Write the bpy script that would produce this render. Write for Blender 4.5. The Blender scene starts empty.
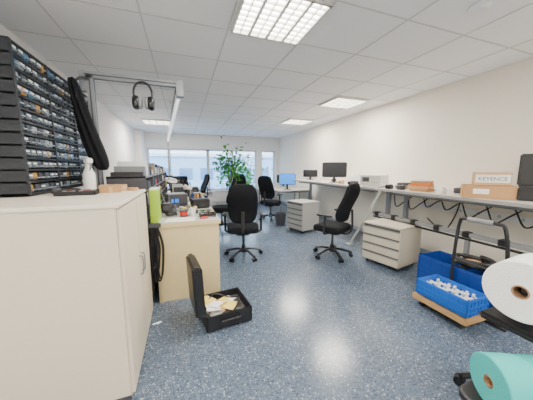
import bpy, bmesh, math, random
from mathutils import Vector, Matrix
random.seed(7)
pi=math.pi
# ------------------------------------------------------------------ materials
MATS={}
def mat(name,col=(.8,.8,.8),rough=.5,metal=0.,emis=0.,noise=0.,nscale=20.,trans=0.,alpha=1.,bump=0.,spec=None):
    if name in MATS: return MATS[name]
    m=bpy.data.materials.new(name); m.use_nodes=True; nt=m.node_tree
    b=nt.nodes["Principled BSDF"]
    b.inputs["Base Color"].default_value=(*col,1); b.inputs["Roughness"].default_value=rough
    b.inputs["Metallic"].default_value=metal
    if spec is not None: b.inputs["Specular IOR Level"].default_value=spec
    if trans: b.inputs["Transmission Weight"].default_value=trans
    if emis:
        b.inputs["Emission Color"].default_value=(*col,1); b.inputs["Emission Strength"].default_value=emis
    if noise or bump:
        tc=nt.nodes.new("ShaderNodeTexCoord"); n=nt.nodes.new("ShaderNodeTexNoise")
        n.inputs["Scale"].default_value=nscale; n.inputs["Detail"].default_value=4
        nt.links.new(tc.outputs["Object"],n.inputs["Vector"])
        if noise:
            mx=nt.nodes.new("ShaderNodeMix"); mx.data_type='RGBA'
            mx.inputs["A"].default_value=(*[max(0,c*(1-noise)) for c in col],1)
            mx.inputs["B"].default_value=(*[min(1,c*(1+noise)) for c in col],1)
            nt.links.new(n.outputs["Fac"],mx.inputs["Factor"])
            nt.links.new(mx.outputs["Result"],b.inputs["Base Color"])
        if bump:
            bp=nt.nodes.new("ShaderNodeBump"); bp.inputs["Strength"].default_value=bump; bp.inputs["Distance"].default_value=.01
            nt.links.new(n.outputs["Fac"],bp.inputs["Height"]); nt.links.new(bp.outputs["Normal"],b.inputs["Normal"])
    MATS[name]=m; return m
WALL=mat("wall_paint",(.86,.85,.83),.85,noise=.02,nscale=3)
WALL_WARMLIT=mat("wall_warm_light_tint",(.88,.82,.72),.85,noise=.02,nscale=2)  # right wall: warmer light falling there is mixed into the wall colour
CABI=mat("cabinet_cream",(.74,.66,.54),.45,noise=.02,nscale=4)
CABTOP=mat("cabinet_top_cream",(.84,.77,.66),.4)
GAP=mat("dark_gap",(.08,.08,.08),.8)
BLK=mat("black_plastic",(.012,.012,.014),.45)
BLKG=mat("black_gloss",(.009,.009,.012),.2)
FAB=mat("black_fabric",(.009,.010,.013),.9,bump=.3,nscale=150,spec=.2)
DGREY=mat("dark_grey",(.06,.06,.07),.5)
GREY=mat("mid_grey",(.24,.25,.26),.5)
LGREY=mat("light_grey_metal",(.58,.58,.56),.4,noise=.02)
WHT=mat("white_plastic",(.84,.84,.84),.4)
ALU=mat("aluminium",(.28,.30,.33),.45,metal=.4)
CHR=mat("chrome",(.75,.75,.77),.15,metal=1)
DESK=mat("desk_laminate",(.66,.62,.58),.35,noise=.02,nscale=6)
DESKE=mat("desk_edge",(.34,.33,.32),.5)
BENCH=mat("bench_cream",(.70,.57,.31),.5,noise=.04,nscale=8)
BENCHT=mat("bench_top",(.50,.50,.49),.45,noise=.06,nscale=12)
CARD=mat("cardboard",(.48,.27,.12),.85,noise=.08,nscale=10)
CARD2=mat("cardboard_light",(.60,.39,.21),.85,noise=.06,nscale=10)
BLUE=mat("crate_blue",(.010,.05,.28),.4)
BLUE2=mat("crate_blue_bright",(.012,.13,.58),.4)
LIME=mat("lime_plastic",(.38,.60,.03),.5)
ORG=mat("orange_card",(.75,.18,.03),.6)
RED=mat("red_plastic",(.6,.03,.03),.4)
YEL=mat("yellow_paper",(.80,.62,.16),.7)
PAP=mat("paper_white",(.88,.88,.86),.8)
TISS=mat("tissue_paper",(.90,.90,.89),.95,bump=.5,nscale=90)
TURQ=mat("turquoise_paper",(.05,.48,.46),.9,bump=.4,nscale=80)
CORE=mat("cardboard_core",(.30,.17,.09),.9)
WOOD=mat("dolly_wood",(.48,.30,.13),.7,noise=.15,nscale=15)
LEAF=mat("leaf_green",(.035,.22,.015),.5,noise=.4,nscale=9)
BARK=mat("bark",(.20,.12,.07),.9,noise=.3,nscale=30)
SOIL=mat("soil",(.05,.035,.025),1)
SCRB=mat("screen_blue",(.02,.20,.70),.3,emis=.9)
SCRD=mat("screen_dark",(.012,.014,.018),.12)
CLEAR=mat("drawer_smoked",(.10,.12,.15),.15,noise=.6,nscale=14)
CLEAR2=mat("drawer_light",(.32,.38,.44),.2,noise=.4,nscale=14)
RACK=mat("rack_dark",(.018,.022,.03),.5)
LAMPM=mat("lamp_emission",(1.,.96,.88),.5,emis=16)
PCB=mat("pcb_green",(.03,.22,.10),.4)

# ------------------------------------------------------------------ mesh builder
class B:
    def __init__(s,name): s.name=name; s.bm=bmesh.new(); s.mats=[]; s.T=Matrix.Identity(4)
    def mi(s,m):
        if m not in s.mats: s.mats.append(m)
        return s.mats.index(m)
    def add(s,b2,m,M=None):
        if M is not None: bmesh.ops.transform(b2,matrix=M,verts=b2.verts)
        bmesh.ops.transform(b2,matrix=s.T,verts=b2.verts)
        i=s.mi(m)
        for f in b2.faces: f.material_index=i
        me=bpy.data.meshes.new("t"); b2.to_mesh(me); b2.free(); s.bm.from_mesh(me); bpy.data.meshes.remove(me)
    def box(s,x0,y0,z0,x1,y1,z1,m,bev=0.,rot=None):
        b=bmesh.new(); bmesh.ops.create_cube(b,size=1)
        bmesh.ops.scale(b,vec=(abs(x1-x0),abs(y1-y0),abs(z1-z0)),verts=b.verts)
        if bev>0: bmesh.ops.bevel(b,geom=list(b.edges),offset=min(bev,.45*min(abs(x1-x0),abs(y1-y0),abs(z1-z0))),segments=2,affect='EDGES')
        M=Matrix.Translation(((x0+x1)/2,(y0+y1)/2,(z0+z1)/2))
        if rot is not None: M=M@rot
        s.add(b,m,M)
    def cyl(s,p0,p1,r,m,r2=None,seg=20,bev=0.):
        p0=Vector(p0);p1=Vector(p1);d=p1-p0;L=d.length
        b=bmesh.new(); bmesh.ops.create_cone(b,cap_ends=True,segments=seg,radius1=r,radius2=r if r2 is None else r2,depth=L)
        if bev: bmesh.ops.bevel(b,geom=[e for e in b.edges if abs(e.verts[0].co.z-e.verts[1].co.z)<1e-6],offset=bev,segments=2,affect='EDGES')
        q=Vector((0,0,1)).rotation_difference(d.normalized()).to_matrix().to_4x4()
        s.add(b,m,Matrix.Translation((p0+p1)/2)@q)
    def ring(s,c,ax,R1,R0,h,m,seg=40):
        prof=[(R0,-h/2),(R1-.005,-h/2),(R1,-h/2+.005),(R1,h/2-.005),(R1-.005,h/2),(R0,h/2)]
        s.lathe(prof,m,c,ax,seg,closed=True)
    def lathe(s,prof,m,c=(0,0,0),ax=(0,0,1),seg=32,closed=False):
        b=bmesh.new(); rows=[]
        for r,z in prof: rows.append([b.verts.new((r*math.cos(2*pi*i/seg),r*math.sin(2*pi*i/seg),z)) for i in range(seg)])
        n=len(rows)
        for k in range(n if closed else n-1):
            a=rows[k];d=rows[(k+1)%n]
            for i in range(seg):
                try: b.faces.new((a[i],a[(i+1)%seg],d[(i+1)%seg],d[i]))
                except: pass
        if not closed:
            for row in (rows[0],rows[-1]):
                try: b.faces.new(row)
                except: pass
        bmesh.ops.recalc_face_normals(b,faces=b.faces)
        q=Vector((0,0,1)).rotation_difference(Vector(ax).normalized()).to_matrix().to_4x4()
        s.add(b,m,Matrix.Translation(c)@q)
    def tube(s,pts,r,m,smooth=True,seg=10,flat=1.):
        P=[Vector(p) for p in pts]
        if smooth and len(P)>2:
            Q=[]
            for i in range(len(P)-1):
                p0=P[max(i-1,0)];p1=P[i];p2=P[i+1];p3=P[min(i+2,len(P)-1)]
                for k in range(6):
                    t=k/6
                    Q.append(.5*((2*p1)+(p2-p0)*t+(2*p0-5*p1+4*p2-p3)*t*t+(3*p1-p0-3*p2+p3)*t**3))
            Q.append(P[-1]);P=Q
        b=bmesh.new();rows=[];up=None
        for i,p in enumerate(P):
            t=(P[min(i+1,len(P)-1)]-P[max(i-1,0)])
            if t.length<1e-7: t=Vector((0,0,1))
            t.normalize()
            if up is None:
                up=Vector((0,0,1)) if abs(t.z)<.9 else Vector((1,0,0))
            up=(up-t*up.dot(t)).normalized(); sd=t.cross(up)
            rows.append([b.verts.new(p+up*r*flat*math.cos(2*pi*k/seg)+sd*r*math.sin(2*pi*k/seg)) for k in range(seg)])
        for a,d in zip(rows,rows[1:]):
            for k in range(seg): b.faces.new((a[k],a[(k+1)%seg],d[(k+1)%seg],d[k]))
        b.faces.new(rows[0]);b.faces.new(rows[-1])
        bmesh.ops.recalc_face_normals(b,faces=b.faces)
        s.add(b,m)
    def soft(s,c,size,m,n=5,fn=None,rot=None,cuts=9):
        b=bmesh.new(); bmesh.ops.create_cube(b,size=2)
        bmesh.ops.subdivide_edges(b,edges=list(b.edges),cuts=cuts,use_grid_fill=True)
        for v in b.verts:
            x,y,z=v.co; k=(abs(x)**n+abs(y)**n+abs(z)**n)**(-1/n)
            p=Vector((x*k*size[0]/2,y*k*size[1]/2,z*k*size[2]/2))
            v.co=fn(p) if fn else p
        M=Matrix.Translation(c)
        if rot is not None: M=M@rot
        s.add(b,m,M)
    def done(s,loc=(0,0,0),rz=0.,sc=1.):
        bm=s.bm
        for f in bm.faces: f.smooth=True
        for e in bm.edges:
            if len(e.link_faces)==2 and e.calc_face_angle(0)>.6: e.smooth=False
        me=bpy.data.meshes.new(s.name); bm.to_mesh(me); bm.free()
        for m in s.mats: me.materials.append(m)
        o=bpy.data.objects.new(s.name,me); bpy.context.collection.objects.link(o)
        o.location=loc;o.rotation_euler=(0,0,rz);o.scale=(sc,sc,sc); return o
def RZ(a): return Matrix.Rotation(a,4,'Z')
def RX(a): return Matrix.Rotation(a,4,'X')
def RY(a): return Matrix.Rotation(a,4,'Y')

# ------------------------------------------------------------------ room
XL,XR,YB,YF,ZC=-1.43,3.78,9.25,-2.6,2.65
def shader_floor():
    m=bpy.data.materials.new("speckled_vinyl");m.use_nodes=True;nt=m.node_tree;b=nt.nodes["Principled BSDF"]
    tc=nt.nodes.new("ShaderNodeTexCoord")
    def vor(scale):
        v=nt.nodes.new("ShaderNodeTexVoronoi");v.inputs["Scale"].default_value=scale
        nt.links.new(tc.outputs["Object"],v.inputs["Vector"]);s=nt.nodes.new("ShaderNodeSeparateColor")
        nt.links.new(v.outputs["Color"],s.inputs[0]);return v,s
    v,s=vor(115)
    def ramp(src,stops):
        r=nt.nodes.new("ShaderNodeValToRGB");r.color_ramp.interpolation='CONSTANT'
        e=r.color_ramp.elements
        e[0].position=stops[0][0];e[0].color=(*stops[0][1],1);e[1].position=stops[1][0];e[1].color=(*stops[1][1],1)
        for p,c in stops[2:]:
            k=e.new(p);k.color=(*c,1)
        nt.links.new(src,r.inputs[0]);return r
    base=(.105,.143,.205)
    r1=ramp(s.outputs[0],[(0,(.05,.072,.11)),(.12,(.082,.112,.165)),(.30,base),(.80,(.15,.19,.255)),(.95,(.34,.38,.43))])
    n=nt.nodes.new("ShaderNodeTexNoise");n.inputs["Scale"].default_value=1.3;nt.links.new(tc.outputs["Object"],n.inputs["Vector"])
    mp=nt.nodes.new("ShaderNodeMapRange");mp.inputs["To Min"].default_value=.92;mp.inputs["To Max"].default_value=1.08
    nt.links.new(n.outputs["Fac"],mp.inputs["Value"])
    mx=nt.nodes.new("ShaderNodeMix");mx.data_type='RGBA';mx.blend_type='MULTIPLY';mx.inputs["Factor"].default_value=1
    nt.links.new(r1.outputs[0],mx.inputs["A"]);nt.links.new(mp.outputs[0],mx.inputs["B"])
    nt.links.new(mx.outputs["Result"],b.inputs["Base Color"])
    b.inputs["Roughness"].default_value=.20;b.inputs["Specular IOR Level"].default_value=.45
    return m
FLOOR=shader_floor()
CEIL=mat("ceiling_tile",(.88,.88,.90),.9,noise=.04,nscale=140,bump=.1);TBAR=mat("ceiling_tbar",(.62,.62,.64),.6)
b=B("floor");b.box(XL-.1,YF-.1,-.1,XR+.1,YB+.1,0,FLOOR);b.done()
b=B("ceiling");b.box(XL-.1,YF-.1,ZC,XR+.1,YB+.1,ZC+.1,CEIL)
MX,MY=.70,.64
gx=[.43+MX*k for k in range(-3,6) if XL<.43+MX*k<XR]; gy=[2.28+MY*k for k in range(-8,12) if YF<2.28+MY*k<YB]
for x in gx: b.box(x-.007,YF,ZC-.004,x+.007,YB,ZC+.01,TBAR)
for y in gy: b.box(XL,y-.007,ZC-.0035,XR,y+.007,ZC+.01,TBAR)
b.done()
b=B("wall_left");b.box(XL-.12,YF,0,XL,YB,ZC,WALL);b.done()
b=B("wall_right");b.box(XR,YF,0,XR+.12,YB,ZC,WALL_WARMLIT);b.box(XR-.04,YF,0,XR,5.25,ZC,WALL_WARMLIT);b.done()
b=B("wall_front");b.box(XL-.1,YF-.12,0,XR+.1,YF,ZC,WALL);b.done()
W0,W1,WZ0,WZ1=-1.18,2.82,.55,2.12
b=B("wall_back")
b.box(XL-.1,YB,0,XR+.1,YB+.25,WZ0,WALL);b.box(XL-.1,YB,WZ1,XR+.1,YB+.25,ZC,WALL)
b.box(XL-.1,YB,WZ0,W0,YB+.25,WZ1,WALL);b.box(W1,YB,WZ0,3.02,YB+.25,WZ1,WALL);b.box(3.62,YB,WZ0,XR+.1,YB+.25,WZ1,WALL);b.done()
b=B("column");b.box(XL,8.6,0,-1.22,YB,ZC,WALL,.005);b.done()
FR=mat("window_frame",(.60,.66,.74),.4)
def glassmat():
    m=bpy.data.materials.new("window_glass");m.use_nodes=True;nt=m.node_tree;nt.nodes.clear()
    o=nt.nodes.new("ShaderNodeOutputMaterial");t=nt.nodes.new("ShaderNodeBsdfTransparent");g=nt.nodes.new("ShaderNodeBsdfGlossy")
    t.inputs[0].default_value=(.90,.96,1,1);g.inputs["Roughness"].default_value=.03
    x=nt.nodes.new("ShaderNodeMixShader");x.inputs[0].default_value=.06
    nt.links.new(t.outputs[0],x.inputs[1]);nt.links.new(g.outputs[0],x.inputs[2]);nt.links.new(x.outputs[0],o.inputs[0]);return m
GLASS=glassmat()
def window(i,x0,x1,z0,z1,mull=()):
    b=B("window_%d"%i);y0,y1=YB+.08,YB+.14;f=.055
    b.box(x0,y0,z0,x0+f,y1,z1,FR);b.box(x1-f,y0,z0,x1,y1,z1,FR);b.box(x0,y0,z0,x1,y1,z0+f,FR);b.box(x0,y0,z1-f,x1,y1,z1,FR)
    for mxx in mull: b.box(mxx-.03,y0,z0,mxx+.03,y1,z1,FR)
    b.box(x0+.03,y0+.025,z0+.03,x1-.03,y0+.035,z1-.03,GLASS)
    b.done()
window(1,W0,.9,WZ0,WZ1,(-.45,));window(2,.9,W1,WZ0,WZ1,(1.85,));window(3,3.02,3.62,WZ0,WZ1)
b=B("window_sill");b.box(W0,YB-.16,WZ0-.035,W1,YB+.08,WZ0,DESK,.006);b.done()
for i,(x0,x1) in enumerate([(-1.0,.75),(1.0,2.7)]):
    b=B("radiator");b.box(x0,YB-.12,.12,x1,YB-.03,.5,WHT,.01)
    for k in range(int((x1-x0)/.06)): b.box(x0+.03+k*.06,YB-.128,.14,x0+.06+k*.06,YB-.118,.48,WHT,.004)
    for xx in (x0+.1,x1-.1): b.box(xx-.02,YB-.09,0,xx+.02,YB-.05,.13,WHT)
    b.done()
SK=mat("baseboard_grey",(.42,.46,.52),.5)
b=B("baseboard_right");b.box(XR-.055,YF,0,XR-.04,5.25,.08,SK);b.box(XR-.015,5.25,0,XR,YB,.08,SK);b.done()
b=B("baseboard_left");b.box(XL,YF,0,XL+.015,8.6,.08,SK);b.done()
# exterior
EXT=mat("exterior_facade",(.46,.60,.76),.8,noise=.08,nscale=.6);EXW=mat("exterior_glass",(.16,.28,.42),.2);EXG=mat("exterior_ground",(.55,.60,.66),.9,noise=.1,nscale=.3)
b=B("exterior_building");b.box(-14,26,-3,16,30,2.6,EXT)
for k in range(14):
    for z in (-1.9,.2): b.box(-13+k*2.1,25.9,z,-11.7+k*2.1,26,z+1.2,EXW)
b.box(-14.2,25.7,2.6,16.2,30,2.85,WHT);b.done()
b=B("exterior_ground");b.box(-40,9.8,-3.2,40,60,-3,EXG);b.done()
b=B("exterior_tree")
b.cyl((0,0,0),(0,0,2.4),.12,BARK,r2=.07,seg=10)
for k in range(14):
    a=k*2.4;r=.7*random.random();b.tube([(0,0,1.9),(r*.5*math.cos(a),r*.5*math.sin(a),2.6),(r*math.cos(a),r*math.sin(a),3.3)],.025,BARK,seg=6)
bb=bmesh.new()
for k in range(500):
    v=Vector((random.gauss(0,.7),random.gauss(0,.6),random.gauss(3.3,.6)));L=random.uniform(.15,.3)
    M=Matrix.Translation(v)@RZ(random.uniform(0,6))@RX(random.uniform(-1.2,1.2))
    q=[bb.verts.new(M@Vector(p)) for p in ((0,0,0),(L*.4,L*.5,0),(0,L,0),(-L*.4,L*.5,0))];bb.faces.new(q)
b.add(bb,LEAF);b.done((4.2,16.5,-3),0,1.1)

# ------------------------------------------------------------------ ceiling lamps
LOUV=mat("louvre_white",(.72,.70,.66),.3)
def lamp(x0,y0,energy,w=MX,d=MY):
    x1,y1=x0+w,y0+d;b=B("ceiling_lamp");g=.02;z0=ZC-.035
    for a in ((x0+g,y0+g,x0+g+.02,y1-g),(x1-g-.02,y0+g,x1-g,y1-g),(x0+g,y0+g,x1-g,y0+g+.02),(x0+g,y1-g-.02,x1-g,y1-g)):
        b.box(a[0],a[1],z0,a[2],a[3],ZC,LOUV)
    b.box(x0+g+.02,y0+g+.02,ZC-.008,x1-g-.02,y1-g-.02,ZC-.004,LAMPM)
    for k in range(1,8):
        t=.012 if k%2==0 else .004
        x=x0+g+(w-2*g)*k/8;b.box(x-t,y0+g,z0,x+t,y1-g,ZC-.01,LOUV)
    for k in range(1,9):
        y=y0+g+(d-2*g)*k/9;b.box(x0+g,y-.004,z0+.003,x1-g,y+.004,ZC-.01,LOUV)
    o=b.done()
    l=bpy.data.lights.new("lamp_light",'AREA');l.shape='RECTANGLE';l.size=w-.06;l.size_y=d-.06;l.energy=energy;l.color=(1,.93,.81)
    lo=bpy.data.objects.new("lamp_light",l);bpy.context.collection.objects.link(lo);lo.location=((x0+x1)/2,(y0+y1)/2,ZC-.04);lo.parent=o
E=66
for (x,y) in ((.43,1.64),(2.53,3.56),(2.53,5.48),(-.97,6.76),(-.97,-.92),(2.53,-.92),(.43,-1.56)): lamp(x,y,E)
b=B("smoke_detector");b.lathe([(.001,0),(.06,0),(.07,-.02),(.055,-.045),(.001,-.05)],WHT,(2.19,1.33,ZC));b.done()
b=B("air_vent");b.lathe([(.001,0),(.10,0),(.10,-.012),(.06,-.03),(.001,-.03)],WHT,(-.1,5.0,ZC));b.done()

# ------------------------------------------------------------------ office chair
def chair(loc,rz,sc=1.,arms=True,hb=.62):
    b=B("office_chair")
    for k in range(5):
        a=2*pi*k/5+.3;c,s_=math.cos(a),math.sin(a)
        b.tube([(c*.03,s_*.03,.13),(c*.16,s_*.16,.115),(c*.3,s_*.3,.075)],.026,BLK,flat=.7,seg=10)
        b.cyl((c*.3,s_*.3,.05),(c*.3,s_*.3,.09),.012,BLK,seg=8)
        t=Vector((-s_,c,0))
        for q in (-.022,.022):
            p=Vector((c*.3,s_*.3,.03))+t*q; b.cyl(p-t*.009,p+t*.009,.03,BLKG,seg=16)
    b.cyl((0,0,.08),(0,0,.2),.045,BLK,r2=.03);b.cyl((0,0,.18),(0,0,.40),.02,DGREY)
    b.box(-.11,-.13,.385,.11,.12,.43,BLK,.015)
    b.tube([(.1,.02,.41),(.22,.02,.40)],.008,BLK);b.box(.2,0,.39,.26,.04,.41,BLK,.008)
    def fs(p):
        z=p.z
        if p.y>.12: z-=(p.y-.12)**2*1.6
        z+=.25*p.x*p.x if p.z>0 else 0
        return Vector((p.x*(1-.12*max(0,p.y/.25)),p.y,z))
    b.soft((0,.02,.48),(.50,.50,.11),FAB,5,fs)
    def fb(p):
        t=(p.z/hb*2)
        w=1-.16*max(0,t)**2-.10*max(0,-t)**2
        y=p.y+.45*p.x*p.x-.04*math.sin(t*pi*.8)-.05*t
        return Vector((p.x*w,y,p.z))
    b.soft((0,-.25,.60+hb/2),(.46,.085,hb),FAB,4.5,fb)
    b.tube([(0,-.05,.41),(0,-.24,.42),(0,-.31,.52),(0,-.30,.80)],.03,BLK,flat=.45)
    if arms:
        for sx in (-1,1):
            b.tube([(sx*.10,0,.42),(sx*.27,0,.43),(sx*.29,0,.50),(sx*.29,-.01,.70)],.018,BLK)
            b.soft((sx*.29,.0,.715),(.075,.25,.035),BLK,4)
    return b.done(loc,rz,sc)
chair((.86,3.58,0),-.25,.98)
chair((2.22,3.12,0),.50,1.0,hb=.6)
chair((2.22,6.00,0),-.9,1.0)
chair((.80,5.45,0),1.3,1.0,arms=False)
chair((.42,7.9,0),1.8,1.0)
chair((1.9,8.2,0),-.4,1.0)

# ------------------------------------------------------------------ big cabinet (left foreground)
b=B("storage_cabinet")
x0,x1,y0,y1,h=XL+.02,-.345,1.48,2.44,1.22
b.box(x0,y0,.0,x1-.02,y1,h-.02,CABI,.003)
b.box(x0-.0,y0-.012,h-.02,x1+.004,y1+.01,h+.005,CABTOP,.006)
for k,(ya,yb_) in enumerate([(y0+.012,(y0+y1)/2-.002),((y0+y1)/2+.002,y1-.012)]):
    b.box(x1-.02,ya,.03,x1,yb_,h-.03,CABI,.003)
    yy=yb_-.035 if k==0 else ya+.035
    b.tube([(x1,yy,.62),(x1+.022,yy,.63),(x1+.022,yy,.75),(x1,yy,.76)],.005,ALU)
b.box(x0,y0-.001,.0,x1-.02,y0+.01,.03,DGREY)
b.done()
CT=h+.006

# ------------------------------------------------------------------ small parts rack on left wall
b=B("small_parts_storage_rack")
rx0,rx1,ry0,ry1,rz0,rz1=XL+.02,-1.0,2.02,3.35,1.235,2.23
b.box(rx0,ry0,rz0,rx0+.02,ry1,rz1,RACK)
b.box(rx0,ry0,rz0,rx1+.01,ry0+.03,rz1,RACK,.002)
for y in (ry0+.43,ry0+.88,ry1-.02): b.box(rx0,y,rz0,rx1+.008,y+.02,rz1,RACK,.002)
nr=12
for k in range(nr+1):
    z=rz0+(rz1-rz0-.015)*k/nr;b.box(rx0,ry0,z,rx1+.006,ry1,z+.015,RACK,.002)
LAB=mat("label_white",(.7,.75,.8),.6)
BINB=mat("bin_blue",(.05,.16,.32),.3);BINA=mat("bin_amber",(.45,.25,.06),.3)
nc=18;dy=(ry1-ry0-.03)/nc;dz=(rz1-rz0)/nr
for r in range(nr):
    for c in range(nc):
        y=ry0+.03+c*dy;z=rz0+r*dz
        m=random.choice([CLEAR,CLEAR,CLEAR2,DGREY,CLEAR,CLEAR,CLEAR,BINA if random.random()<.4 else BINB])
        b.box(rx1-.09,y+.008,z+.018,rx1-.012+random.uniform(0,.008),y+dy-.008,z+dz-.014,m,.003)
        b.box(rx1-.012,y+.018,z+.03,rx1+.006,y+dy-.018,z+.038,CLEAR2)
        if random.random()<.5: b.box(rx1-.01,y+.016,z+.045,rx1+.0005,y+dy-.016,z+.058,LAB)
b.done()

# ------------------------------------------------------------------ left workbenches
def bench(x0,x1,y0,y1,h=.86,endpanel=True):
    b=B("workbench")
    b.box(x0,y0,h-.035,x1,y1,h,BENCHT,.004);b.box(x0+.0,y0-.002,h-.045,x1,y0+.01,h-.002,BENCH)
    b.box(x0+.02,y0+.01,0.0,x1-.02,y0+.035,h-.045,BENCH,.003)
    b.box(x0+.02,y1-.035,0.0,x1-.02,y1-.01,h-.035,BENCH,.003)
    b.box(x0+.02,y0+.01,0.0,x0+.045,y1-.01,h-.035,BENCH)
    b.box(x1-.05,y0+.03,h-.13,x1-.03,y1-.03,h-.035,GREY)
    b.box(x0+.1,y0+.03,0,x1-.05,y0+.6,h-.14,BENCH,.003)
    for k in range(4): b.box(x1-.052,y0+.05,.06+k*.165,x1-.04,y0+.58,.21+k*.165,CABI,.003);b.box(x1-.045,y0+.22,.15+k*.165,x1-.03,y0+.40,.165+k*.165,ALU)
    b.done()
bench(-.32,.36,2.56,4.2);bench(-.32,.36,4.22,5.6)
bench(-1.40,-.72,3.40,5.6)
b=B("drawer_shelf_unit")
sx0,sx1=-.70,-.36
for k in range(5):
    y=2.62+k*.62
    for yy in (y,y+.58): b.box(sx0,yy,0,sx1,yy+.02,1.34,DGREY)
    for z in (.1,.35,.6,.86,1.02,1.18,1.32): b.box(sx0,y,z,sx1,y+.6,z+.015,GREY)
    for r,z in enumerate((.875,1.035,1.195)):
        for c in range(5):
            m=random.choice([CLEAR2,DGREY,WHT,BLK,GREY,CLEAR,YEL,DGREY,RED])
            b.box(sx0+.02,y+.03+c*.11,z,sx1-random.uniform(.0,.04),y+.12+c*.11,z+random.uniform(.07,.12),m,.004)
    for c in range(4):
        m=random.choice([CARD,BLK,WHT,GREY,DGREY,CARD2,BLK,WHT])
        b.box(sx0+.03,y+.03+c*.14,1.335,sx1-.03,y+.15+c*.14,1.335+random.uniform(.04,.16),m,.004)
b.done()
b=B("lime_folder_holder");b.box(-.34,2.60,.862,-.26,2.86,1.20,LIME,.006);b.box(-.335,2.62,.9,-.265,2.84,1.215,PAP,.002);b.done()

b=B("hanging_cable_bundle")
for k in range(10):
    x=-.34+random.uniform(-.02,.07);y=2.53+random.uniform(-.012,.008)
    m=random.choice([BLK,BLK,DGREY,BLK,PCB])
    zt=.84;zl=random.uniform(.25,.55);w=random.uniform(.02,.05)
    b.tube([(x,y,zt),(x+w,y,zt-.2),(x+w*.6,y,zl),(x,y-.005,zl-.06),(x-w*.3,y,zl+.05),(x-.01,y,zt-.25),(x+.01,y,zt)],.008,m,seg=6)
b.box(-.37,2.51,.83,-.24,2.555,.87,DGREY,.004)
b.done()

# aluminium gantry frame
b=B("aluminium_overhead_frame")
zt=2.27
def prof(p0,p1,w=.055):
    p0=Vector(p0);p1=Vector(p1);d=p1-p0
    q=d.to_track_quat('Z','Y').to_matrix().to_4x4()
    bb=bmesh.new();bmesh.ops.create_cube(bb,size=1);bmesh.ops.scale(bb,vec=(w,w,d.length),verts=bb.verts)
    b.add(bb,ALU,Matrix.Translation((p0+p1)/2)@q)
    for s1 in (-1,1):
        for ax in (0,1):
            bb=bmesh.new();bmesh.ops.create_cube(bb,size=1)
            bmesh.ops.scale(bb,vec=(.011 if ax else .002,.002 if ax else .011,d.length*.999),verts=bb.verts)
            off=Vector((0,s1*w/2,0)) if ax else Vector((s1*w/2,0,0))
            b.add(bb,DGREY,Matrix.Translation((p0+p1)/2)@q@Matrix.Translation(off))
prof((-.84,2.72,zt),(.0,2.72,zt));prof((-.78,2.72,.0),(-.78,2.72,zt))
prof((0,2.70,zt),(-.42,8.0,zt),.06);prof((-.42,7.97,0),(-.42,7.97,zt))
b.box(-.86,2.69,zt-.15,-.81,2.75,zt+.035,ALU,.004);b.box(-.035,2.68,zt-.12,.035,2.76,zt+.035,ALU,.004)
b.done()
b=B("linear_led_lamp")
M=Matrix.Translation((-.21,5.35,zt-.066))@RZ(math.atan2(.42,5.3));b.T=M
b.box(-.03,-2.4,0,.03,2.4,.034,WHT,.006);b.box(-.02,-2.35,-.004,.02,2.35,0,mat("led_tube",(1,1,1),.5,emis=1.2));b.T=Matrix.Identity(4);b.done()
b=B("ear_defenders");c=Vector((-.34,2.672,2.16))
b.tube([c+Vector((-.075,0,-.10)),c+Vector((-.08,0,0)),c+Vector((-.05,0,.065)),c+Vector((0,0,.085)),c+Vector((.05,0,.065)),c+Vector((.08,0,0)),c+Vector((.075,0,-.10))],.010,BLK)
for sx in (-1,1):
    b.soft(c+Vector((sx*.066,0,-.11)),(.065,.095,.13),BLKG,3);b.soft(c+Vector((sx*.028,0,-.11)),(.035,.085,.115),GREY,3)
b.tube([c+Vector((0,0,.075)),c+Vector((0,.0,.09))],.004,ALU);b.done()
b=B("hanging_black_jacket")
def fj(p):
    t=min(1.,max(0.,(p.z+.40)/.80))
    w=.42+.42*(1-t)+.04*math.sin(7*t+p.x*10)
    return Vector((p.x*w+.17*(1-t)**1.2,p.y*(.9+.3*(1-t))+.008*math.sin(p.x*90+3*t),p.z))
b.soft((-.88,2.60,1.80),(.19,.12,.80),FAB,3.5,fj,cuts=16)
b.tube([(-.78,2.68,2.23),(-.83,2.64,2.22),(-.87,2.61,2.17)],.01,BLK);b.done()

# items on the cabinet top
b=B("spray_bottle");b.lathe([(.001,0),(.035,0),(.04,.02),(.04,.13),(.02,.18),(.016,.22),(.001,.22)],WHT,(0,0,0))
b.box(-.02,-.05,.21,.02,.03,.25,WHT,.006);b.tube([(0,-.04,.22),(0,-.05,.19),(0,-.035,.16)],.006,GREY);b.done((-.75,2.36,CT),.6,1.1)
b=B("cardboard_box");b.box(-.07,-.05,0,.07,.05,.045,CARD,.003);b.box(-.012,-.051,.0,.012,.051,.0465,CARD2);b.done((-.56,2.20,CT),.2)
b=B("cardboard_box");b.box(-.09,-.06,0,.09,.06,.05,CARD2,.003);b.box(-.012,-.061,.0,.012,.061,.0515,CARD);b.done((-.58,2.36,CT),-.1)
b=B("handheld_tool");b.soft((0,0,.02),(.14,.05,.04),BLK,4);b.cyl((.06,0,.02),(.13,0,.02),.008,ALU);b.soft((-.08,0,.025),(.06,.07,.05),DGREY,4);b.done((-.84,2.22,CT),.5)
b=B("tray_of_small_parts");b.box(-.12,-.07,0,.12,.07,.006,BLK)
for a in ((-.12,-.07,.12,-.064),(-.12,.064,.12,.07),(-.12,-.07,-.114,.07),(.114,-.07,.12,.07)): b.box(a[0],a[1],0,a[2],a[3],.03,BLK)
for k in range(14): b.soft((random.uniform(-.1,.1),random.uniform(-.05,.05),.02),(.03,.02,.02),random.choice([GREY,RED,DGREY,ALU]),4,cuts=2)
b.done((-.74,2.08,CT),.1)
b=B("adhesive_tape_roll");b.ring((0,0,.012),(0,0,1),.045,.03,.024,CARD);b.done((-.43,2.34,CT))

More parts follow.
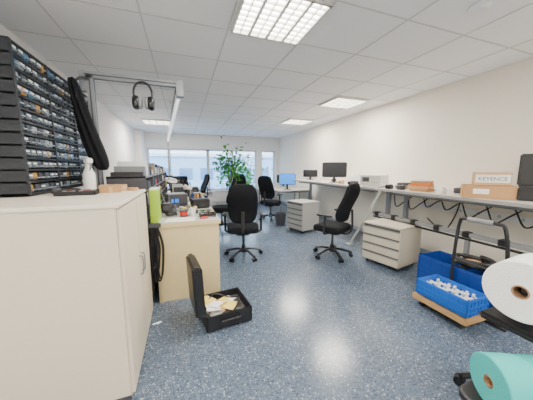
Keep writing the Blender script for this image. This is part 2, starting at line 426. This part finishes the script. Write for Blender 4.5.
# ------------------------------------------------------------------ clutter on left bench
h=.861
def paper(loc,rz,w=.21,l=.297,m=PAP,n=3):
    b=B("paper_sheets")
    for k in range(n): b.box(-w/2,-l/2,k*.0015,w/2,l/2,k*.0015+.001,m,rot=RZ(random.uniform(-.15,.15)))
    b.done(loc,rz)
paper((.23,4.02,h),.1);paper((.22,3.68,h),.2,m=YEL);paper((-.05,2.68,h),1.5);paper((-.12,3.95,h),.0)
b=B("soldering_station");b.soft((0,0,.06),(.13,.16,.12),BLK,6);b.box(-.05,-.083,.04,.05,-.078,.09,DGREY);b.cyl((.03,-.085,.03),(.03,-.1,.03),.012,WHT)
b.tube([(.05,-.05,.03),(.08,-.09,.01),(.10,0,.02),(.10,.08,.1)],.004,BLK);b.cyl((.10,.08,.1),(.10,.14,.16),.01,BLUE);b.lathe([(.001,0),(.03,0),(.03,.02),(.015,.03),(.015,.08),(.001,.08)],GREY,(.10,.08,0));b.done((-.22,3.20,h),.1)
b=B("multimeter");b.soft((0,0,.02),(.09,.18,.04),YEL,6);b.box(-.035,.02,.038,.035,.07,.042,DGREY);b.cyl((0,-.03,.038),(0,-.03,.045),.025,BLK);b.tube([(0,-.09,.015),(.03,-.12,.01),(.06,-.08,.008),(.07,.02,.008)],.004,RED);b.done((.27,2.90,h),-.3)
b=B("power_supply");b.box(-.13,-.12,0,.13,.12,.20,GREY,.005);b.box(-.12,-.124,.01,.12,-.118,.19,DGREY);b.box(-.1,-.126,.08,0,-.12,.13,SCRB)
for k in range(3): b.cyl((.03+k*.035,-.13,.05),(.03+k*.035,-.118,.05),.012,BLK)
b.done((-.12,3.62,h),.3)
b=B("circuit_board");b.box(-.08,-.06,0,.08,.06,.003,PCB)
for k in range(16):
    x,y=random.uniform(-.065,.05),random.uniform(-.045,.035);b.box(x,y,.003,x+random.uniform(.006,.025),y+random.uniform(.006,.02),.003+random.uniform(.003,.014),random.choice([BLK,ALU,DGREY]))
b.done((.25,3.14,h),.3)
b=B("black_tool_case");b.box(-.12,-.08,0,.12,.08,.13,BLK,.012);b.tube([(-.04,-.082,.05),(-.04,-.1,.05),(.04,-.1,.05),(.04,-.082,.05)],.006,BLK,smooth=False);b.done((.20,3.42,h),.2)
b=B("screwdriver");b.cyl((-.05,0,.012),(.04,0,.012),.012,RED,bev=.003,seg=10);b.cyl((.04,0,.012),(.14,0,.012),.003,CHR,seg=8);b.done((.20,2.66,h),.4)
b=B("cable_coil")
b.tube([((.06+.006*math.sin(k*1.7))*math.cos(k*.5),(.06+.006*math.cos(k*2.1))*math.sin(k*.5),.008+.0014*k) for k in range(50)],.007,BLK,seg=6);b.done((-.16,2.93,h))
b=B("wire_spool");b.lathe([(.001,0),(.05,0),(.05,.006),(.025,.006),(.025,.06),(.05,.06),(.05,.066),(.001,.066)],BLK);b.cyl((0,0,.008),(0,0,.058),.042,RED);b.done((-.02,2.88,h))
b=B("plastic_cup");b.lathe([(.001,0),(.028,0),(.036,.09),(.033,.09),(.026,.005),(.001,.005)],WHT);b.done((.08,2.86,h))
b=B("open_parts_box");b.box(-.09,-.05,0,.09,.05,.01,DGREY)
for a in ((-.09,-.05,.09,-.045),(-.09,.045,.09,.05),(-.09,-.05,-.085,.05),(.085,-.05,.09,.05),(-.003,-.05,.003,.05)): b.box(a[0],a[1],0,a[2],a[3],.045,BLK)
for k in range(16): b.soft((random.uniform(-.07,.07),random.uniform(-.03,.03),.025),(.025,.02,.02),random.choice([YEL,PAP,RED,ALU,BLUE]),4,cuts=2)
b.done((.24,2.76,h),.1)
b=B("stereo_microscope");b.box(-.09,-.1,0,.09,.1,.02,WHT,.006);b.cyl((0,.07,.02),(0,.07,.34),.013,CHR,seg=14)
b.box(-.03,-.04,.22,.03,.09,.28,WHT,.01);b.cyl((0,-.03,.12),(0,-.03,.24),.035,BLK,r2=.04);b.soft((0,-.03,.27),(.09,.1,.08),WHT,4)
for sx in(-1,1): b.cyl((sx*.03,-.05,.29),(sx*.035,-.09,.37),.016,BLK,seg=14)
b.done((.05,3.83,h),-.5)
b=B("assorted_parts_pile")
for k in range(70):
    x=random.uniform(-.05,.13);y=random.uniform(2.99,3.30)
    m=random.choice([BLK,PAP,PAP,GREY,DGREY,YEL,RED,BLUE,ALU,CARD2,WHT,BLK])
    sx,sy,sz=random.uniform(.015,.04),random.uniform(.015,.05),random.uniform(.006,.08)
    b.box(x-sx/2,y-sy/2,.0,x+sx/2,y+sy/2,sz,m,.002,rot=RZ(random.uniform(0,3)))
b.done((0,0,h))
b=B("assorted_parts_pile")
for k in range(60):
    x,y=random.uniform(-.25,.3),random.uniform(4.24,4.40)
    m=random.choice([BLK,PAP,PAP,GREY,DGREY,YEL,CARD,BLUE,ALU,WHT])
    sx,sy,sz=random.uniform(.02,.07),random.uniform(.02,.06),random.uniform(.01,.14)
    b.box(x-sx/2,y-sy/2,.0,x+sx/2,y+sy/2,sz,m,.002,rot=RZ(random.uniform(0,3)))
b.done((0,0,h))
b=B("desk_magnifier_lamp");b.cyl((0,0,0),(0,0,.03),.06,DGREY);b.tube([(0,0,.03),(-.06,.06,.26),(.02,-.05,.42)],.008,GREY,smooth=False)
b.ring((.06,-.11,.40),(.2,-.3,1),.075,.055,.03,WHT,seg=28);b.cyl((.02,-.05,.42),(.04,-.07,.41),.012,BLK,seg=10);b.done((-.24,3.42,h),.2)
for (x,y,w,d,hh,m) in [(.05,4.55,.2,.15,.12,DGREY),(-.1,4.95,.25,.2,.24,LGREY),(.2,4.8,.15,.15,.08,WHT),(.15,5.25,.25,.2,.16,BLK),(-.18,5.3,.2,.2,.3,DGREY)]:
    b=B("electronics_enclosure");b.box(-w/2,-d/2,.005,w/2,d/2,hh,m,.006);b.box(-w*.4,-d/2-.003,.02,w*.4,-d/2,hh*.8,DGREY)
    for sx in(-1,1): b.cyl((sx*w*.4,0,0),(sx*w*.4,0,.01),.01,BLK,seg=8)
    b.done((x,y,h),random.uniform(-.1,.1))

# ------------------------------------------------------------------ monitors
def monitor(loc,rz,w=.5,hh=.31,scr=SCRD,lift=.12):
    b=B("computer_monitor")
    b.soft((0,.02,lift+hh/2),(w,.045,hh),BLK,14,cuts=12)
    b.box(-w/2+.012,-.0045,lift+.018,w/2-.012,-.001,lift+hh-.012,scr)
    b.box(-.03,.03,.01,.03,.055,lift+hh*.5,BLK,.008)
    b.soft((0,.03,.008),(.22,.17,.016),BLK,4)
    b.done(loc,rz)
TZ=1.09
def table(y0,y1,x0=2.98,x1=3.72,z=TZ,rail=True):
    b=B("height_adjustable_workbench")
    b.box(x0,y0,z-.035,x1,y1,z,DESK,.004);b.box(x0-.003,y0,z-.036,x0+.002,y1,z-.002,DESKE)
    b.box(x0+.12,y0+.1,z-.085,x0+.16,y1-.1,z-.035,GREY);b.box(x1-.12,y0+.1,z-.085,x1-.08,y1-.1,z-.035,GREY)
    for y in (y0+.16,y1-.16):
        b.box(x0+.04,y-.035,.0,x1-.02,y+.035,.04,GREY,.006)
        b.box(x1-.32,y-.04,.04,x1-.22,y+.04,.6,GREY,.005);b.box(x1-.30,y-.028,.6,x1-.24,y+.028,z-.085,ALU)
        b.box(x0+.1,y-.02,z-.085,x1-.08,y+.02,z-.035,GREY)
    b.done()
table(.0,3.02);table(3.06,6.15)
b=B("slanted_support_strut");b.tube([(2.88,3.50,0.0),(2.99,3.2,.62),(3.05,3.02,1.05)],.022,LGREY,smooth=False);b.box(2.83,3.44,0,2.93,3.56,.012,LGREY);b.done()
b=B("lower_guide_rail")
b.box(3.0,.2,.645,3.06,3.12,.69,GREY,.004)
for k in range(9): y=.35+k*.33;b.box(2.99,y,.635,3.07,y+.07,.70,BLK,.004)
b.tube([(3.03,.2,.61),(3.03,3.12,.61)],.014,BLK,smooth=False)
for y in (.25,1.7): b.box(3.02,y-.02,0,3.06,y+.02,.65,GREY)
b.done()
def pedestal(loc,rz,w=.5,d=.56,hh=.56,n=4,m=LGREY):
    b=B("rolling_drawer_pedestal")
    b.box(-d/2,-w/2,.06,d/2,w/2,.06+hh-.02,m,.004);b.box(-d/2-.015,-w/2-.004,.04+hh,d/2,w/2+.004,.06+hh,m,.004)
    b.box(-d/2-.001,-w/2+.01,.07,-d/2+.002,w/2-.01,.04+hh-.005,GAP)
    dz=(hh-.05)/n
    for k in range(n):
        z=.075+k*dz;b.box(-d/2-.018,-w/2+.008,z,-d/2,w/2-.008,z+dz-.03,m,.003);b.box(-d/2-.022,-w/2+.008,z+dz-.03,-d/2-.002,w/2-.008,z+dz-.018,GREY,.002)
    b.cyl((-d/2-.02,w/2-.06,hh+.015),(-d/2-.01,w/2-.06,hh+.015),.01,CHR,seg=10)
    for sx in(-1,1):
        for sy in(-1,1):
            x,y=sx*(d/2-.06),sy*(w/2-.06);b.cyl((x,y-.012,.028),(x,y+.012,.028),.028,BLK,seg=14);b.box(x-.02,y-.016,.035,x+.02,y+.016,.062,GREY)
    b.done(loc,rz)
PEDB=mat("pedestal_beige",(.58,.53,.43),.45)
pedestal((2.89,2.60,0),.22,w=.56,m=PEDB);pedestal((2.54,4.72,0),.25,.52,.5,.62,5,mat("pedestal_silver",(.38,.38,.37),.4))
b=B("waste_bin");b.lathe([(.001,0),(.11,0),(.14,.30),(.135,.30),(.105,.01),(.001,.01)],DGREY);b.done((2.25,5.35,0))

monitor((3.22,4.55,TZ),-.6,.54,.34)
monitor((3.35,5.85,TZ),-.6,.4,.2,lift=.08)
b=B("desktop_instrument");b.box(-.18,-.19,.01,.18,.19,.21,WHT,.008);b.box(-.183,-.17,.02,-.178,.17,.20,LGREY);b.box(-.186,.02,.09,-.18,.14,.17,DGREY)
for k in range(3): b.cyl((-.19,-.12+k*.04,.08),(-.18,-.12+k*.04,.08),.01,GREY,seg=10)
for sx in(-1,1):
    for sy in(-1,1): b.cyl((sx*.12,sy*.13,0),(sx*.12,sy*.13,.012),.012,BLK,seg=8)
b.done((3.25,3.38,TZ),.45)
b=B("desktop_printer");b.box(-.17,-.15,0,.17,.15,.18,WHT,.015);b.box(-.18,-.1,.02,-.165,.1,.07,DGREY);b.box(-.1,-.12,.18,.1,.12,.19,GREY,.003);b.done((3.45,3.95,TZ),.1)
b=B("orange_box_stack")
for k in range(4): b.box(-.13+.01*k,-.11,k*.037,.13,.11+.01*k,k*.037+.033,[CARD,CARD2,ORG,CARD][k],.003,rot=RZ(.1*k))
b.box(-.07,-.05,.146,.07,.05,.175,PAP,rot=RZ(.4));b.done((3.25,2.46,TZ),.2)
def carton(name,loc,rz,w,d,hh,m,label=True):
    b=B(name);b.box(-w/2,-d/2,0,w/2,d/2,hh,m,.004);b.box(-w/2-.001,-.02,hh*.0,w/2+.001,.02,hh+.001,CARD2 if m is CARD else CARD)
    if label: b.box(-w*.3,-d/2-.0015,hh*.35,w*.0,-d/2,hh*.75,PAP)
    return b.done(loc,rz)
carton("cardboard_box",(3.20,1.66,TZ),-.95,.44,.26,.14,CARD)
b=B("shipping_carton");b.box(-.15,-.10,0,.15,.10,.14,CARD2,.004);b.box(-.14,-.1015,.03,.14,-.10,.115,PAP);b.box(-.151,-.02,.0,.151,.02,.141,CARD);o=b.done((3.24,1.66,TZ+.142),-.95)
t=bpy.data.curves.new("label_text",'FONT');t.body="KEYENCE";t.size=.056;t.extrude=.001;t.align_x='CENTER';to=bpy.data.objects.new("label_text",t);bpy.context.collection.objects.link(to)
t.materials.append(BLK);to.parent=o;to.location=(0,-.1025,.052);to.rotation_euler=(pi/2,0,0)
b=B("open_black_equipment_case")
b.box(-.22,-.14,0,.22,.14,.14,BLK,.015);b.box(-.20,-.12,.135,.20,.12,.145,DGREY);b.box(-.22,.10,.14,.22,.14,.48,BLK,.012,rot=RX(-.08));b.done((3.42,1.27,TZ),-1.1)
b=B("grey_device_stack");b.box(-.12,-.1,0,.12,.1,.05,GREY,.005);b.box(-.1,-.09,.05,.1,.08,.09,DGREY,.005);b.done((3.45,2.92,TZ),.3)
for (x,y,m) in [(3.08,2.88,BLK),(3.45,2.1,DGREY),(3.12,3.85,BLK),(3.2,5.2,WHT),(3.12,4.15,CARD),(3.5,4.95,DGREY),(3.12,2.10,WHT),(3.40,2.75,CARD2),(3.12,2.70,DGREY)]:
    b=B("small_device");b.soft((0,0,.035),(.12,.08,.07),m,6);b.cyl((0,-.02,.07),(0,-.02,.08),.015,GREY,seg=12);b.tube([(.05,0,.02),(.09,.04,.005),(.11,0,.006)],.004,BLK);b.done((x,y,TZ),random.random()*.4)
b=B("cable_tangle")
for k in range(8):
    y=.9+k*.27;q=random.uniform(-.10,.04);b.tube([(3.55,y,TZ-.09),(3.45,y+.1,.94+q),(3.40,y+.22,.84+q),(3.50,y+.36,.95),(3.55,y+.45,TZ-.09)],.009,BLK,seg=6)
b.tube([(3.7,2.2,TZ-.08),(3.66,2.25,.7),(3.6,2.35,.5),(3.6,2.6,.64)],.009,BLK,seg=6);b.done()
b=B("wall_socket_strip");b.box(3.70,.9,.78,3.74,2.9,.86,WHT,.004)
for k in range(8): b.cyl((3.698,1.1+k*.22,.82),(3.705,1.1+k*.22,.82),.022,LGREY,seg=14)
b.done()

def desk(x0,y0,x1,y1,z=.76):
    b=B("office_desk");b.box(x0,y0,z-.03,x1,y1,z,DESK,.004)
    for x in(x0+.05,x1-.05):
        for y in(y0+.05,y1-.05): b.cyl((x,y,0),(x,y,z-.03),.02,GREY,seg=12)
    b.box(x0+.05,y0+.04,z-.09,x1-.05,y0+.06,z-.03,GREY);b.box(x0+.05,y1-.06,z-.09,x1-.05,y1-.04,z-.03,GREY);b.done()
desk(2.6,6.40,3.72,7.15);desk(2.75,7.4,3.72,8.9);desk(-1.2,6.5,.1,7.4);desk(-1.2,8.35,.5,9.0)
monitor((3.0,6.62,.76),-.35,.52,.34,SCRB,.15);monitor((3.35,7.8,.76),-.9,.5,.3)
monitor((-.75,6.8,.76),.25,.5,.3,lift=.14);monitor((-.15,6.95,.76),.1,.5,.3,lift=.14);monitor((-.6,8.6,.76),.1,.5,.3)

# plant
b=B("potted_tree")
b.lathe([(.001,0),(.16,0),(.20,.34),(.18,.34),(.17,.30),(.001,.30)],GREY);b.cyl((0,0,.29),(0,0,.315),.165,SOIL)
tips=[]
for k in range(9):
    a=k*2.4;r=random.uniform(.08,.30);zt2=random.uniform(1.2,1.8)
    p=Vector((r*math.cos(a),r*math.sin(a),zt2))
    b.tube([(.02*math.cos(a),.02*math.sin(a),.3),(.04*math.cos(a),.04*math.sin(a),.9),(p.x*.5,p.y*.5,zt2-.2),p],.009,BARK,seg=6);tips.append(p)
bb=bmesh.new()
for k in range(400):
    p=random.choice(tips);c=p+Vector((max(-.3,min(.3,random.gauss(0,.14))),max(-.25,min(.25,random.gauss(0,.12))),random.gauss(-.12,.18)))
    L=random.uniform(.08,.15);W=L*.32
    M=Matrix.Translation(c)@RZ(random.uniform(0,2*pi))@RX(random.uniform(-1.1,.5))@RY(random.uniform(-.6,.6))
    vs=[bb.verts.new(M@Vector(q)) for q in ((0,0,0),(W*.8,L*.35,.01),(W*.6,L*.75,.0),(0,L,-.02),(-W*.6,L*.75,.0),(-W*.8,L*.35,.01),(0,L*.5,-.012))]
    for i in range(6): bb.faces.new((vs[i],vs[(i+1)%6],vs[6]))
b.add(bb,LEAF);b.done((1.25,6.75,0),0,1.04)

# ------------------------------------------------------------------ open trolley case on floor
b=B("open_trolley_case")
CS=mat("case_shell",(.012,.012,.014),.35)
w,d,hh=.42,.40,.15
b.box(0,0,.012,w,d,.03,CS,.006)
for a in ((0,0,w,.018),(0,d-.018,w,d),(0,0,.018,d),(w-.018,0,w,d)): b.box(a[0],a[1],.015,a[2],a[3],hh,CS,.006)
b.box(.02,.02,.03,w-.02,d-.02,.08,DGREY)
b.T=Matrix.Translation((0,0,hh))@RY(-.04)
b.box(-.085,0,.0,-.005,d,.46,CS,.02);b.box(-.012,.03,.03,.002,d-.03,.43,mat("case_foam",(.03,.03,.035),.95,bump=.5,nscale=60),.01)
for y in (.07,d-.07): b.cyl((-.02,y-.02,0),(-.02,y+.02,0),.01,CHR,seg=10)
b.T=Matrix.Identity(4)
for k in range(11):
    x,y=random.uniform(.08,.28),random.uniform(.12,.32)
    b.box(x-.05,y-.06,.09+k*.006,x+.05,y+.06,.094+k*.006,random.choice([YEL,PAP,YEL,CARD2,YEL]),rot=RZ(random.uniform(0,3))@RX(random.uniform(-.25,.25)))
b.soft((.32,.12,.10),(.12,.14,.06),BLK,4,cuts=4);b.soft((.1,.1,.1),(.12,.09,.05),GREY,4,cuts=4)
b.tube([(.05,.3,.1),(.15,.36,.15),(.28,.3,.12),(.36,.2,.15),(.3,.1,.14)],.007,BLK)
b.tube([(w*.3,-.002,.1),(w*.3,-.03,.1),(w*.7,-.03,.1),(w*.7,-.002,.1)],.009,BLK,smooth=False)
for x in (.05,w-.05):
    b.cyl((x-.012,d-.03,.018),(x+.012,d-.03,.018),.018,BLK,seg=12);b.cyl((x-.012,.03,.012),(x+.012,.03,.012),.012,BLK,seg=12)
b.done((.13,1.91,0),.12)
b=B("paper_scrap");b.box(-.03,-.012,0,.03,.012,.001,PAP);b.box(.0,-.02,.001,.045,.006,.002,PAP,rot=RZ(.4));b.done((-.30,2.22,0),.3)

# ------------------------------------------------------------------ crates on dolly + handle
b=B("crate_dolly")
x1_=2.545
b.box(2.22,1.18,.085,x1_,1.68,.11,WOOD,.004);b.box(2.215,1.175,.075,x1_,1.205,.125,WOOD,.004);b.box(2.215,1.655,.075,x1_,1.685,.125,WOOD,.004);b.box(2.212,1.18,.075,2.24,1.68,.125,WOOD,.004)
for x in(2.28,2.48):
    for y in(1.25,1.61): b.cyl((x,y-.014,.036),(x,y+.014,.036),.036,BLK,seg=18);b.box(x-.02,y-.02,.045,x+.02,y+.02,.09,GREY)
b.done()
def crate(x0,y0,x1,y1,z0,hh,m,name="blue_crate"):
    b=B(name);t=.012
    b.box(x0+.01,y0+.01,z0,x1-.01,y1-.01,z0+.01,m)
    for a in ((x0,y0,x1,y0+t),(x0,y1-t,x1,y1),(x0,y0,x0+t,y1),(x1-t,y0,x1,y1)): b.box(a[0],a[1],z0,a[2],a[3],z0+hh,m,.003)
    for zz in (.25,.55,.93):
        z=z0+hh*zz;e=.008
        for a in ((x0-e,y0-e,x1+e,y0),(x0-e,y1,x1+e,y1+e),(x0-e,y0-e,x0,y1+e),(x1,y0-e,x1+e,y1+e)): b.box(a[0],a[1],z-.008,a[2],a[3],z+.008,m,.002)
    n=6
    for k in range(n+1):
        y=y0+(y1-y0)*k/n;b.box(x0-.007,y-.004,z0+.01,x0,y+.004,z0+hh-.01,m)
        x=x0+(x1-x0)*k/n;b.box(x-.004,y0-.007,z0+.01,x+.004,y0,z0+hh-.01,m)
    return b
b=crate(2.25,1.20,2.53,1.66,.127,.16,BLUE2)
for i in range(5):
    for j in range(8):
        x,y=2.285+i*.052,1.24+j*.054
        b.cyl((x,y,.14),(x,y,.24),.021,[WHT,WHT,CLEAR2][(i+j)%3],seg=14,bev=.004);b.cyl((x,y,.24),(x,y,.258),.011,[WHT,BLUE,WHT][(i+j)%3],seg=12)
b.done()
b=crate(2.63,1.15,2.98,1.95,.0,.40,BLUE)
for k in range(12):
    x,y=random.uniform(2.7,2.9),random.uniform(1.25,1.85);b.box(x-.05,y-.06,.2,x+.05,y+.06,random.uniform(.26,.36),random.choice([BLK,DGREY,CARD,BLK]),.005)
b.done()
b=B("coiled_vacuum_hose")
for k,zz in enumerate((0,.035)):
    b.tube([(.12*math.cos(2*pi*i/18),.17*math.sin(2*pi*i/18),zz+.0015*i) for i in range(19)],.022,[BLKG,BLK][k],seg=10)
b.cyl((0,0,-.02),(0,0,.03),.07,CARD,seg=24);b.box(-.17,-.03,-.020,.17,.03,-.006,BLK);b.box(-.03,-.2,-.020,.03,.2,-.006,BLK);b.done((2.81,1.50,.425))
b=B("push_cart_handle")
x=2.585
b.tube([(x,1.55,.02),(x,1.55,.55),(x,1.53,.88),(x+.0,1.48,.93),(x,1.24,.93),(x,1.17,.88),(x,1.13,.55),(x,1.13,.02)],.015,BLK)
b.tube([(x,1.46,.93),(x,1.26,.93)],.023,GREY,smooth=False)
b.tube([(x,1.56,.50),(x,1.13,.50)],.01,BLK,smooth=False)
b.tube([(x,1.60,.016),(x,1.08,.016)],.015,BLK,smooth=False);b.done()

# ------------------------------------------------------------------ roll stand (near right)
b=B("paper_roll_stand")
b.tube([(1.66,.88,.06),(2.2,.74,.06)],.018,BLK,smooth=False);b.tube([(1.75,.40,.06),(2.2,.40,.06)],.018,BLK,smooth=False)
b.tube([(1.95,.81,.07),(1.97,.40,.07)],.018,BLK,smooth=False)
for (x,y) in ((1.66,.88),(2.2,.74),(1.75,.40),(2.2,.40)):
    b.cyl((x,y,.03),(x,y,.07),.01,BLK,seg=8);b.cyl((x-.02,y-.01,.032),(x+.02,y+.01,.032),.032,BLKG,seg=18)
b.tube([(1.95,.62,.07),(1.97,.62,.55),(1.97,.62,.98)],.02,BLK,smooth=False)
b.box(1.58,.38,.56,2.05,.80,.60,BLK,.02)
b.tube([(1.97,.62,.80),(1.60,.62,.80)],.016,BLK,smooth=False)
b.done()
b=B("paper_towel_roll")
b.ring((1.70,.64,.80),(1,.12,0),.155,.035,.26,TISS,seg=48);b.ring((1.70,.64,.80),(1,.12,0),.037,.028,.264,CORE,seg=24);b.done()
b=B("turquoise_paper_roll")
b.ring((1.50,.56,.37),(1,-.45,0),.125,.03,.26,TURQ,seg=48);b.ring((1.50,.56,.37),(1,-.45,0),.032,.024,.262,CORE,seg=24)
b.done()
b=B("roll_shelf_stool")
b.soft((1.50,.56,.22),(.34,.34,.05),BLK,6)
for sx in(-1,1):
    for sy in(-1,1): b.cyl((1.50+sx*.13,.56+sy*.12,0),(1.50+sx*.11,.56+sy*.10,.21),.012,BLK,seg=10)
b.done()

# ------------------------------------------------------------------ world, light, camera
w=bpy.data.worlds.new("sky");bpy.context.scene.world=w;w.use_nodes=True;nt=w.node_tree
bg=nt.nodes["Background"];tc=nt.nodes.new("ShaderNodeTexCoord");sp=nt.nodes.new("ShaderNodeSeparateXYZ");rp=nt.nodes.new("ShaderNodeValToRGB")
nt.links.new(tc.outputs["Generated"],sp.inputs[0]);nt.links.new(sp.outputs["Z"],rp.inputs[0]);nt.links.new(rp.outputs[0],bg.inputs[0])
rp.color_ramp.elements[0].color=(.72,.88,1,1);rp.color_ramp.elements[1].color=(.35,.60,1,1)
bg.inputs[1].default_value=5.5
s=bpy.data.lights.new("sun",'SUN');s.energy=3.0;s.angle=.1;so=bpy.data.objects.new("sun",s);bpy.context.collection.objects.link(so);so.rotation_euler=(math.radians(50),0,math.radians(20))
f=235.;th=math.radians(19.3);ph=math.radians(7.75)
c=bpy.data.cameras.new("camera");co=bpy.data.objects.new("camera",c);bpy.context.collection.objects.link(co)
c.sensor_width=36;c.lens=f*36/533;c.clip_start=.05
co.location=(0,0,1.42);co.rotation_euler=(pi/2-ph,0,-th)
bpy.context.scene.camera=co
